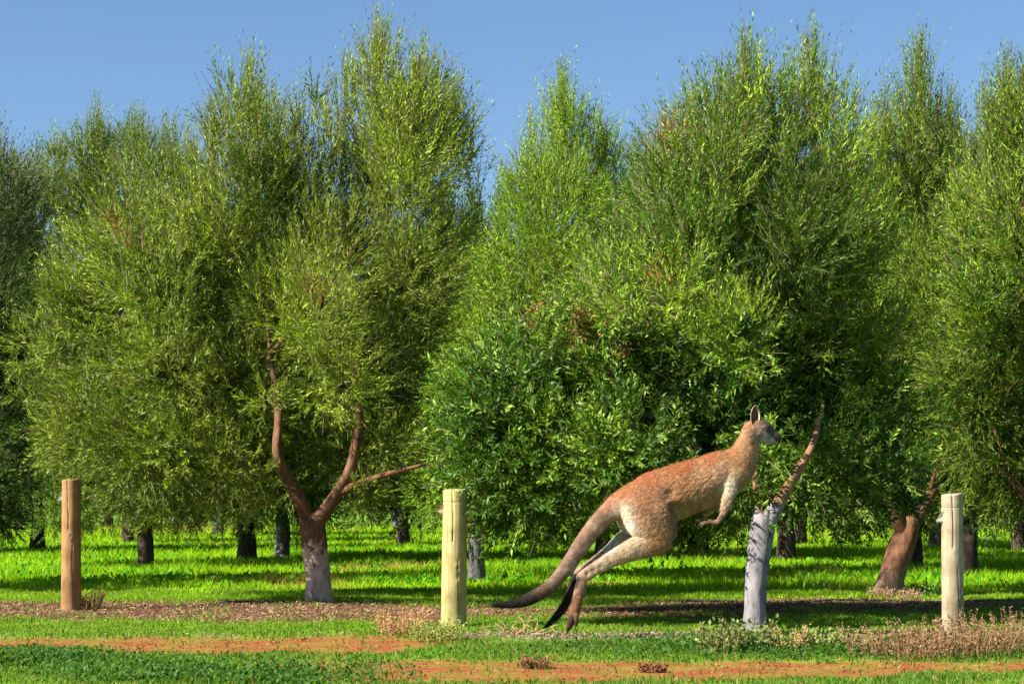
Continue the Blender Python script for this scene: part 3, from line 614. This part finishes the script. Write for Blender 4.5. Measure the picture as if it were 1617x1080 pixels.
# torso, neck
limb([(565, 495, 50, .085, 0), (620, 480, 82, .125, 0), (700, 468, 114, .155, 0), (790, 438, 118, .165, 0), (880, 405, 114, .165, 0), (960, 380, 110, .155, 0), (1030, 348, 104, .145, 0), (1085, 312, 88, .12, 0), (1120, 265, 64, .09, 0), (1138, 215, 48, .068, 0), (1152, 165, 40, .055, 0), (1165, 135, 30, .045, 0)], 28, 5)
# tail
limb([(650, 475, 80, .10, 0), (595, 480, 62, .085, 0), (540, 516, 44, .066, 0), (480, 577, 38, .056, 0), (420, 660, 34, .05, .005), (360, 750, 31, .046, .01), (290, 828, 28, .045, .01), (200, 880, 26, .036, 0), (120, 901, 16, .024, 0), (60, 903, 8, .012, -.01), (46, 900, 4, .006, -.01)], 20, 5)
# head
limb([(1150, 165, 36, .048, 0), (1170, 155, 44, .058, 0), (1192, 158, 46, .060, 0), (1214, 168, 40, .050, 0), (1236, 182, 30, .036, 0), (1256, 192, 23, .029, 0), (1270, 198, 16, .023, 0), (1276, 201, 8, .013, 0)], 22, 4)
limb([(1180, 195, 20, .036, 0), (1210, 204, 15, .026, 0), (1240, 210, 9, .017, 0), (1250, 210, 5, .010, 0)], 14, 3)    # lower jaw
for sy in (-1, 1): limb([(1196, 145, 9, .012, .050 * sy), (1210, 150, 10, .013, .048 * sy), (1224, 158, 6, .008, .040 * sy)], 10, 3)   # brow
# near hind leg
limb([(640, 440, 60, .07, -.07), (665, 470, 88, .085, -.10), (705, 520, 104, .095, -.13), (740, 568, 98, .088, -.145), (765, 612, 72, .07, -.15), (775, 640, 44, .05, -.15)], 24, 4)
limb([(775, 600, 70, .062, -.15), (725, 632, 62, .064, -.15), (670, 655, 52, .058, -.145), (610, 680, 42, .048, -.14), (550, 708, 33, .036, -.135), (490, 742, 27, .028, -.13), (445, 772, 27, .027, -.125), (425, 788, 25, .028, -.12), (418, 800, 18, .024, -.12)], 18, 4)
limb([(432, 772, 18, .022, -.12), (424, 815, 25, .027, -.12), (411, 865, 23, .028, -.12), (398, 918, 23, .030, -.12), (386, 955, 21, .031, -.12), (376, 985, 15, .018, -.12), (369, 1004, 8, .011, -.12), (366, 1013, 4, .006, -.12)], 14, 4)
limb([(404, 938, 10, .011, -.158), (403, 968, 9, .011, -.168), (400, 990, 6, .007, -.160)], 10, 3)   # outer toe
limb([(388, 935, 7, .007, -.088), (376, 960, 6, .006, -.084), (370, 975, 3, .004, -.084)], 8, 3)     # inner fused toes
# far hind leg
limb([(640, 450, 60, .06, .06), (650, 500, 78, .08, .10), (680, 550, 84, .08, .13), (720, 590, 70, .065, .14), (730, 620, 40, .05, .14)], 20, 4)
limb([(730, 580, 58, .055, .14), (670, 602, 50, .055, .14), (610, 630, 38, .045, .135), (560, 672, 30, .034, .13), (500, 716, 24, .027, .125), (440, 756, 23, .025, .12), (412, 772, 18, .022, .12)], 16, 4)
limb([(415, 765, 14, .018, .12), (402, 800, 19, .024, .12), (385, 850, 19, .025, .12), (360, 905, 19, .027, .12), (335, 942, 17, .027, .12), (305, 975, 12, .017, .12), (282, 997, 8, .010, .12), (270, 1005, 4, .006, .12)], 14, 4)
limb([(345, 930, 9, .010, .085), (325, 958, 8, .009, .080), (310, 975, 5, .006, .080)], 10, 3)
# near arm
limb([(1092, 318, 58, .04, -.075), (1076, 350, 48, .045, -.10), (1060, 388, 34, .04, -.115), (1050, 430, 27, .034, -.12), (1038, 475, 22, .026, -.125), (1022, 518, 15, .018, -.125), (1008, 542, 12, .015, -.12), (992, 553, 13, .018, -.118), (974, 554, 11, .019, -.115)], 16, 4)
for q, (dy, dx, dz) in enumerate([(-.018, 0, 6), (-.009, 5, 2), (.0, 7, 0), (.009, 5, -1)]):
    limb([(978, 553, 5, .007, -.115 + dy * .7), (957 - dx, 549 + dz, 4.2, .0065, -.115 + dy * 1.1), (940 - dx, 552 + dz * 1.5, 3, .005, -.115 + dy * 1.3), (934 - dx, 557 + dz * 1.5, 2, .003, -.115 + dy * 1.3)], 8, 3)
limb([(990, 550, 5, .007, -.104), (972, 542, 4, .006, -.096), (962, 540, 3, .004, -.094)], 8, 3)     # thumb
# far arm
limb([(1090, 330, 52, .04, .075), (1068, 370, 40, .042, .10), (1040, 420, 30, .034, .115), (1012, 465, 22, .026, .12), (985, 503, 15, .018, .12), (965, 520, 12, .015, .115), (948, 527, 12, .018, .11), (934, 528, 9, .017, .11)], 14, 4)
for dy, dx in ((-.016, 0), (-.006, 5), (.006, 6), (.015, 2)):
    limb([(938, 528, 5, .007, .11 + dy * .8), (918 - dx, 530, 4, .006, .11 + dy * 1.2), (906 - dx, 537, 2.4, .004, .11 + dy * 1.3)], 8, 3)
limb([(952, 530, 5, .007, .095), (938, 537, 3.5, .005, .09), (930, 542, 2.5, .004, .088)], 8, 3)
kroot = empty('kangaroo', (K(600, 500)[0], KD, 0)); kb = np.array(kroot.location)
tag(kroot, 'rusty orange kangaroo caught mid leap to the right, dark tipped tail trailing', 'kangaroo')
M_skin = attr_mat('kangaroo_coat', 0.75, 0.15, 0.6, 180)
tmp = T.build('body_raw', M_skin, None)
rm = tmp.modifiers.new('r', 'REMESH'); rm.mode = 'VOXEL'; rm.voxel_size = 0.0055; rm.adaptivity = 0
sm = tmp.modifiers.new('s', 'SMOOTH'); sm.factor = 0.5; sm.iterations = 5
bpy.context.view_layer.update()
me = bpy.data.meshes.new_from_object(tmp.evaluated_get(bpy.context.evaluated_depsgraph_get())); me.name = 'body'
bpy.data.objects.remove(tmp)
n = len(me.vertices); V = np.empty(n * 3, np.float32); me.vertices.foreach_get('co', V); V = V.reshape(-1, 3).astype(float)
Nn = np.empty(n * 3, np.float32); me.vertices.foreach_get('normal', Nn); Nn = Nn.reshape(-1, 3).astype(float)
# muscle and fur relief
cxy = lambda V: ((V[:, 0] / KD * F + CX - 760) * 2.7, (HY - (V[:, 2] - EYE) / KD * F - 620) * 2.7)
cx_, cy_ = cxy(V)
def gauss(x0, y0, r): return np.exp(-((cx_ - x0) ** 2 + (cy_ - y0) ** 2) / r ** 2)
side_ = np.clip(np.abs(Nn[:, 1]) * 1.2, 0, 1)
rel = -0.018 * gauss(835, 520, 40) - 0.014 * gauss(1015, 420, 32) + 0.008 * gauss(1110, 330, 40) - 0.012 * gauss(1165, 215, 14) - 0.012 * gauss(610, 560, 30) + 0.006 * gauss(640, 650, 30)
rel = rel * side_ + 0.0028 * hnoise(V[:, 0], V[:, 2] + V[:, 1], 91, 7, 70) * gauss(900, 400, 330) + 0.005 * hnoise(V[:, 0], V[:, 2] + V[:, 1] * 0.7, 92, 7, 20) * gauss(880, 420, 260) - 0.032 * gauss(832, 490, 24) - 0.024 * gauss(800, 430, 26) * (cy_ < 470) - 0.008 * gauss(730, 470, 22) - (0.014 * gauss(452, 768, 13) + 0.012 * gauss(478, 752, 12) + 0.008 * gauss(508, 736, 11)) * (V[:, 1] < KD - 0.05) - 0.006 * gauss(405, 860, 7)
V = V + Nn * rel[:, None]
ctrl = [  # coat colours by place on the side profile
 (700, 505, (.30, .14, .07)), (730, 540, (.30, .15, .08)), (60, 900, (.015, .012, .012)), (150, 895, (.02, .015, .014)), (215, 885, (.05, .03, .02)), (270, 835, (.16, .085, .05)), (330, 790, (.33, .20, .13)), (400, 690, (.36, .21, .14)), (470, 590, (.40, .21, .12)), (540, 480, (.46, .21, .10)), (520, 540, (.42, .26, .17)), (440, 680, (.45, .30, .21)), (560, 530, (.55, .40, .26)),
 (505, 575, (.62, .46, .34)), (448, 655, (.60, .45, .34)), (385, 745, (.55, .40, .30)), (320, 820, (.30, .19, .13)), (515, 530, (.26, .13, .07)), (425, 640, (.30, .16, .10)), (365, 730, (.28, .15, .10)), (600, 415, (.46, .17, .06)), (700, 360, (.46, .15, .05)), (850, 305, (.45, .14, .045)), (980, 275, (.47, .16, .055)), (1060, 240, (.52, .21, .08)),
 (700, 450, (.46, .20, .08)), (850, 400, (.50, .22, .09)), (950, 360, (.56, .29, .13)), (1020, 330, (.58, .33, .17)), (900, 480, (.47, .25, .11)), (980, 450, (.50, .29, .13)), (870, 530, (.62, .42, .16)), (960, 500, (.60, .40, .16)),
 (600, 520, (.66, .52, .36)), (620, 570, (.74, .62, .46)), (650, 620, (.66, .46, .27)), (700, 540, (.50, .27, .12)), (760, 480, (.44, .22, .10)), (740, 620, (.55, .26, .09)), (780, 600, (.48, .24, .10)), (820, 560, (.42, .24, .12)),
 (600, 690, (.66, .43, .24)), (520, 730, (.66, .46, .28)), (450, 770, (.55, .36, .22)), (420, 830, (.38, .20, .12)), (400, 910, (.36, .14, .06)), (385, 970, (.10, .05, .035)), (368, 1010, (.02, .015, .015)),
 (550, 640, (.66, .58, .46)), (395, 800, (.035, .025, .02)), (360, 890, (.02, .016, .015)), (290, 990, (.02, .016, .015)),
 (1110, 300, (.55, .27, .11)), (1155, 330, (.58, .33, .17)), (1110, 380, (.55, .33, .16)), (1130, 200, (.56, .26, .10)), (1150, 140, (.55, .25, .11)), (1160, 240, (.58, .31, .14)),
 (1060, 400, (.74, .60, .42)), (1040, 470, (.62, .42, .26)), (1010, 540, (.32, .17, .10)), (960, 550, (.15, .08, .05)), (930, 530, (.10, .06, .045)),
 (1185, 180, (.30, .22, .18)), (1178, 160, (.30, .18, .12)), (1200, 125, (.16, .10, .07)), (1225, 155, (.08, .06, .055)), (1250, 180, (.11, .09, .085)), (1205, 185, (.52, .48, .44)), (1225, 195, (.34, .32, .31)), (1240, 212, (.50, .42, .36)), (1267, 195, (.03, .025, .025))]
cp = np.array([[a, b] for a, b, c in ctrl]); cc = np.array([c for *_, c in ctrl])
def coat(cx, cy, V):
    j = hnoise(V[:, 0], V[:, 2] + 0.5 * V[:, 1], 93, 7, 30) * 9; jx = cx + j; jy = cy + hnoise(V[:, 0], V[:, 2], 94, 7, 26) * 9
    out = np.zeros((len(cx), 3)); ws = np.zeros(len(cx))
    for (a, b), c in zip(cp, cc):
        wgt = 1 / (((jx - a) ** 2 + (jy - b) ** 2) + 60) ** 2; out += wgt[:, None] * c; ws += wgt
    out /= ws[:, None]
    lum = out.mean(1, keepdims=True); out = np.clip(lum + (out - lum) * 0.90, 0.008, 1) * np.where(lum > 0.5, 0.90, 0.80)
    return out * (1 + 0.30 * hnoise(V[:, 0], V[:, 2] + V[:, 1], 95, 7, 55))[:, None]
colb = coat(cx_, cy_, V)
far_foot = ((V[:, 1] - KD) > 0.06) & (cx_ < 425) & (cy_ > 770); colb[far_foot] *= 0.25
me.vertices.foreach_set('co', (V - kb).astype(np.float32).ravel()); set_col(me, colb)
me.polygons.foreach_set('use_smooth', np.ones(len(me.polygons), bool)); me.materials.clear(); me.materials.append(M_skin); me.update()
body = bpy.data.objects.new('body', me); C.objects.link(body); body.parent = kroot
# fur: short strands lying back along the coat
me.calc_loop_triangles(); nt3 = len(me.loop_triangles); tri = np.empty(nt3 * 3, np.int32); me.loop_triangles.foreach_get('vertices', tri); tri = tri.reshape(-1, 3)
A3, B3, C3 = V[tri[:, 0]], V[tri[:, 1]], V[tri[:, 2]]; fnrm = np.cross(B3 - A3, C3 - A3); ar = np.linalg.norm(fnrm, axis=1); fnrm = norm(fnrm)
rg = np.random.default_rng(17); nf = 150000; pick = rg.choice(nt3, nf, p=ar / ar.sum()); u = rg.random((nf, 2)); fl = u.sum(1) > 1; u[fl] = 1 - u[fl]
b = A3[pick] + (B3 - A3)[pick] * u[:, :1] + (C3 - A3)[pick] * u[:, 1:]; nn = fnrm[pick]
flow = np.array([-0.75, 0, -0.6]) + rg.normal(0, 0.28, (nf, 3)); flow = norm(flow - (flow * nn).sum(1)[:, None] * nn); dirn = norm(flow + nn * rg.uniform(0.12, 0.5, nf)[:, None])
fx, fy = cxy(b); thin = np.clip(np.where((fx < 460) & (fy > 740) & (fx > 340), 0.45, 1) * np.where(fx > 1170, 0.4, 1) * np.where((fy > 500) & (fx > 900) & (fx < 1040), 0.4, 1), 0.3, 1)
ln = (rg.uniform(0.012, 0.030, nf) * thin)[:, None]; sd = norm(np.cross(dirn, nn)) * 0.0013
FV = np.stack([b - sd, b + sd, b + dirn * ln], 1).reshape(-1, 3) - kb
mott = hnoise(b[:, 0] + 0.3 * b[:, 1], b[:, 2] + 0.6 * b[:, 1], 96, 7, 110) * np.clip(1.2 - np.abs(fx - 850) / 420, 0.25, 1)
fc = colb[tri[pick, 0]] * (1 + 0.45 * mott)[:, None] * rg.uniform(0.6, 1.4, (nf, 1))
M_fur = attr_mat('kangaroo_fur', 0.6, 0.2)
fur = raw_mesh('fur', FV, 3, np.arange(nf * 3), M_fur, kroot, np.repeat(fc, 3, 0))
# eyes, nose, ears, claws
M_eye, _t, _b = mat('eye_gloss', 0.08, 0.8); _b.inputs['Base Color'].default_value = (0.012, 0.008, 0.006, 1)
M_nose, _t, _b = mat('nose_skin', 0.4, 0.5); _b.inputs['Base Color'].default_value = (0.02, 0.016, 0.016, 1)
M_claw, _t, _b = mat('claw_horn', 0.35, 0.5); _b.inputs['Base Color'].default_value = (0.02, 0.015, 0.012, 1)
for sy in (-1, 1):
    T = Tube(); p = np.array(K(1212, 161, 0.0535 * sy)) - kb
    T.add([p + np.array([0, -0.010 * sy * -1, 0]), p + np.array([0, 0.002 * sy, 0]), p + np.array([0, 0.006 * sy, 0])], [0.006, 0.0125, 0.006], k=14, up=(1, 0, 0), sub=4); T.build('eye', M_eye, kroot)
T = Tube(); T.add([np.array(K(1265, 188)) - kb, np.array(K(1275, 192)) - kb, np.array(K(1280, 199)) - kb], [0.008, 0.013, 0.006], [0.010, 0.017, 0.008], k=12, sub=4); T.build('nose', M_nose, kroot)
def ear(sy, base, tip, face_y, name='ear'):
    b0, t0 = np.array(K(*base)), np.array(K(*tip)); ax = t0 - b0; Ln = np.linalg.norm(ax); ax /= Ln
    openn = norm(np.array([0.35, face_y, 0.0]) - ax * (np.array([0.35, face_y, 0.0]) @ ax)); sidev = np.cross(ax, openn); Vv, Cc = [], []; nu, nv = 16, 13
    for layer in (0, 1):
        for a in range(nu):
            u = a / (nu - 1); wd = 0.047 * (math.sin(math.pi * min(1, 0.18 + 0.80 * u)) ** 0.7) * (1 if u < 0.9 else 0.75); wrap = 1.5 - 0.75 * u
            for c in range(nv):
                th = (c / (nv - 1) - 0.5) * 2 * wrap; rr = wd / max(math.sin(min(wrap, 1.57)), 0.5)
                rr_ = rr + (0.004 if layer else 0)
                p = b0 + ax * Ln * u + sidev * math.sin(th) * rr_ * 0.8 - openn * (math.cos(th) * rr_ * 0.8 - rr * 0.45)
                Vv.append(p - kb); e = abs(th) / wrap
                Cc.append((.52, .27, .13) if layer else ((.75, .62, .50) if e > 0.8 else (.13, .07, .05)))
    fs = []
    for layer in (0, 1):
        o_ = layer * nu * nv
        for a in range(nu - 1):
            for c in range(nv - 1): f = [o_ + a * nv + c, o_ + a * nv + c + 1, o_ + (a + 1) * nv + c + 1, o_ + (a + 1) * nv + c]; fs.append(f if layer == 0 else f[::-1])
    o_ = nu * nv
    for a in range(nu - 1):
        for c in (0, nv - 1): fs.append([a * nv + c, (a + 1) * nv + c, o_ + (a + 1) * nv + c, o_ + a * nv + c])
    for c in range(nv - 1): fs.append([(nu - 1) * nv + c, (nu - 1) * nv + c + 1, o_ + (nu - 1) * nv + c + 1, o_ + (nu - 1) * nv + c])
    me = bpy.data.meshes.new(name); me.from_pydata([tuple(v) for v in Vv], [], fs); set_col(me, np.array(Cc)); me.polygons.foreach_set('use_smooth', np.ones(len(fs), bool)); me.materials.append(M_skin)
    o = bpy.data.objects.new(name, me); C.objects.link(o); o.parent = kroot
ear(-1, (1162, 136, -0.032), (1166, 54, -0.052), -1.0)
ear(1, (1176, 134, 0.030), (1184, 56, 0.050), -0.35)
def claw(pts, r):
    T = Tube(); T.add([np.array(K(*p)) - kb for p in pts], [r, r * 0.7, r * 0.15], k=7, sub=3); T.build('claw', M_claw, kroot)
claw([(369, 1003, -.12), (365, 1014, -.12), (360, 1024, -.12)], .009); claw([(400, 988, -.168), (398, 998, -.168), (393, 1005, -.168)], .006)
claw([(278, 1000, .12), (266, 1006, .12), (256, 1008, .12)], .009); claw([(312, 972, .08), (304, 981, .08), (297, 986, .08)], .006)
for dy, dx, dz in [(-.018, 0, 6), (-.009, 5, 2), (.0, 7, 0), (.009, 5, -1)]: claw([(936 - dx, 556 + dz * 1.5, -.115 + dy * 1.3), (930 - dx, 562 + dz * 1.5, -.115 + dy * 1.3), (928 - dx, 569 + dz * 1.5, -.115 + dy * 1.3)], .0035)

# ---------------------------------------------------------------- weeds, dry plants, twigs, drip line
def stalk_plant(name, label, cat, px, row, hgt, spread, n, c1, c2, seed, group=None, leafy=0.0, kind=None, seedhead=0.5, wpx=None):
    rg = np.random.default_rng(seed); d = dist_of(row); bx = (px - CX) * d / F; base = np.array([bx, d, 0.0])
    a = rg.uniform(0, 6.28, n); r0 = rg.random(n) ** 0.5 * spread * 0.55
    x = bx + np.cos(a) * r0 * (1 if wpx is None else wpx); y = d + np.sin(a) * r0; z = gh(x, y) - 0.005; h = hgt * rg.uniform(0.45, 1.1, n)
    out = np.stack([np.cos(a), np.sin(a), np.zeros(n)], 1) * (rg.uniform(0.1, 0.6, n) * h)[:, None] + rg.normal(0, 0.05, (n, 3)) * h[:, None]
    b = np.stack([x, y, z], 1); tip = b + out; tip[:, 2] = z + h
    s = norm(np.cross(tip - b, rg.normal(0, 1, (n, 3)))) * 0.0022; mid = (b + tip) / 2; mid[:, 2] += h * 0.06
    Vq = [np.stack([b - s, b + s, mid + s, mid - s], 1).reshape(-1, 3), np.stack([mid - s, mid + s, tip + s * 0.4, tip - s * 0.4], 1).reshape(-1, 3)]
    t = rg.random(n)[:, None]; cs = np.array(c1) * (1 - t) + np.array(c2) * t; Cq = [np.repeat(cs, 4, 0)] * 2
    k = 16; ti = np.repeat(np.arange(n), k); u = rg.uniform(0.3 if leafy < 0.5 else 0.1, 1.0, n * k)
    pb = b[ti] + (tip - b)[ti] * u[:, None] + rg.normal(0, 0.006, (n * k, 3)); dd = norm(rg.normal(0, 1, (n * k, 3)) + np.array([0, 0, 0.7])); ss = norm(np.cross(dd, rg.normal(0, 1, (n * k, 3))))
    L = (rg.uniform(0.5, 1.3, n * k) * (0.035 if leafy > 0.5 else 0.018))[:, None]; W = L * 0.3
    Vq.append(np.stack([pb, pb + dd * L / 2 + ss * W, pb + dd * L, pb + dd * L / 2 - ss * W], 1).reshape(-1, 3)); Cq.append(np.repeat(cs[ti] * rg.uniform(0.75, 1.3, (n * k, 1)), 4, 0))
    V = np.vstack(Vq) - base; o = raw_mesh(name, V, 4, np.arange(len(V)), M_dry, None, np.vstack(Cq), loc=base)
    return tag(o, label, cat, group, kind)
PK1, PK2 = (0.40, 0.22, 0.12), (0.40, 0.22, 0.10)
stalk_plant('dry_weed', 'pinkish dry feathery weed just left of the middle post', 'weed', 636, 1003, 0.24, 0.36, 120, PK1, (0.50, 0.30, 0.14), 1, 'weeds on the verge')
stalk_plant('dry_weed', 'yellow-green wispy weed at the foot of the middle post', 'weed', 690, 1012, 0.18, 0.34, 110, (0.35, 0.36, 0.10), (0.25, 0.30, 0.06), 2, 'weeds on the verge')
stalk_plant('dry_weed', 'brown dry grass tuft leaning on the foot of the leftmost post', 'weed', 137, 966, 0.2, 0.26, 90, (0.40, 0.25, 0.12), (0.25, 0.16, 0.06), 3, 'weeds on the verge')
stalk_plant('leafy_weed', 'tall grey-green leafy weed hiding the whitewashed trunk\'s foot', 'weed', 1178, 1030, 0.27, 0.30, 46, (0.13, 0.19, 0.06), (0.20, 0.23, 0.07), 4, 'weeds on the verge', leafy=1)
stalk_plant('leafy_weed', 'leafy weed left of the whitewashed trunk\'s foot, partly straw coloured', 'weed', 1136, 1034, 0.22, 0.25, 34, (0.24, 0.22, 0.08), (0.15, 0.19, 0.05), 5, 'weeds on the verge', leafy=1)
stalk_plant('dry_weed', 'straw coloured upright weed right of the whitewashed trunk\'s foot', 'weed', 1245, 1030, 0.20, 0.2, 45, (0.46, 0.30, 0.14), (0.36, 0.26, 0.1), 6, 'weeds on the verge')
stalk_plant('leafy_weed', 'low green weed midway between the whitewashed trunk and the right post', 'weed', 1300, 1028, 0.16, 0.3, 50, (0.20, 0.28, 0.07), (0.30, 0.30, 0.1), 7, 'weeds on the verge', leafy=1)
stalk_plant('dry_weed', 'thin straw weed left of the right post', 'weed', 1355, 1026, 0.18, 0.24, 50, (0.36, 0.30, 0.12), (0.30, 0.24, 0.1), 8, 'weeds on the verge')
for k, (px, row, lab) in enumerate([(1440, 1036, 'low mound of brown dry grass left of the right post\'s foot'), (1515, 1034, 'brown dry grass mound right in front of the right post'), (1585, 1030, 'tall brown dry grass mound at the right edge')]):
    stalk_plant('dry_grass_mound', lab, 'dry grass', px, row, 0.22 + 0.04 * k, 0.6, 190, (0.36, 0.22, 0.12), (0.20, 0.12, 0.06), 20 + k, 'dry grass mounds at the right post', wpx=1.3)
stalk_plant('dry_weed', 'straw tuft around the foot of the leaning trunk', 'weed', 1412, 950, 0.13, 0.5, 120, (0.48, 0.32, 0.2), (0.3, 0.2, 0.1), 30, 'weeds on the verge')
stalk_plant('dry_weed', 'small straw-brown dry weed in the soil strip below the kangaroo\'s tail', 'weed', 842, 1050, 0.07, 0.16, 70, (0.30, 0.2, 0.08), (0.2, 0.1, 0.05), 31, 'weeds on the verge')
stalk_plant('dry_weed', 'small dark dry weed in the soil strip near the bottom, right of centre', 'weed', 1030, 1056, 0.06, 0.15, 70, (0.2, 0.11, 0.05), (0.25, 0.1, 0.05), 32, 'weeds on the verge')
stalk_plant('leafy_weed', 'green leafy weed growing against the right of the leaning trunk', 'weed', 1462, 945, 0.2, 0.3, 40, (0.10, 0.22, 0.04), (0.16, 0.28, 0.05), 33, 'weeds on the verge', leafy=1)
M_twig, _t, _b = mat('dead_wood', 0.9, 0.1); _b.inputs['Base Color'].default_value = (0.42, 0.25, 0.15, 1); add_bump(_t, _b, 60, 0.5)
rg = np.random.default_rng(55)
d0 = dist_of(1003); bz = np.array([(822 - CX) * d0 / F, d0, 0.0]); T = Tube()
for k in range(16):
    a = rg.uniform(0, 6.28); L = rg.uniform(0.12, 0.36); e = rg.uniform(0.1, 0.8); st = rg.normal(0, 0.05, 3) * np.array([1.6, 1, 0]) + np.array([0, 0, 0.02])
    dv = np.array([math.cos(a) * math.cos(e), math.sin(a) * math.cos(e) * 0.7, math.sin(e)]) * L
    T.add([st, st + dv * 0.5 + rg.normal(0, 0.02, 3), st + dv + rg.normal(0, 0.02, 3) + np.array([0, 0, -0.03])], [0.0045, 0.0032, 0.0015], k=5, sub=3, up=(0.1, 1, 0.05))
tag(T.build('dead_branch', M_twig, None, loc=bz), 'pale dead twiggy branch lying under the kangaroo\'s tail tip', 'branch')
M_pipe, _t, _b = mat('poly_pipe', 0.5, 0.4); _b.inputs['Base Color'].default_value = (0.02, 0.02, 0.02, 1)
T = Tube(); xs = np.linspace(-3.0, 9.0, 60); yy = 20.75 + 0.05 * np.sin(xs * 1.9) + 0.03 * np.sin(xs * 5.1) + 0.05 * xs; T.add([(a, b_, float(gh(np.array([a]), np.array([b_]))[0]) + 0.018 + 0.012 * math.sin(a * 4)) for a, b_ in zip(xs, yy)], [0.011] * 60, k=8, sub=2, up=(0, 0, 1))
tag(T.build('irrigation_pipe', M_pipe, None), 'thin black irrigation pipe lying along the litter at the foot of the tree row', 'pipe')
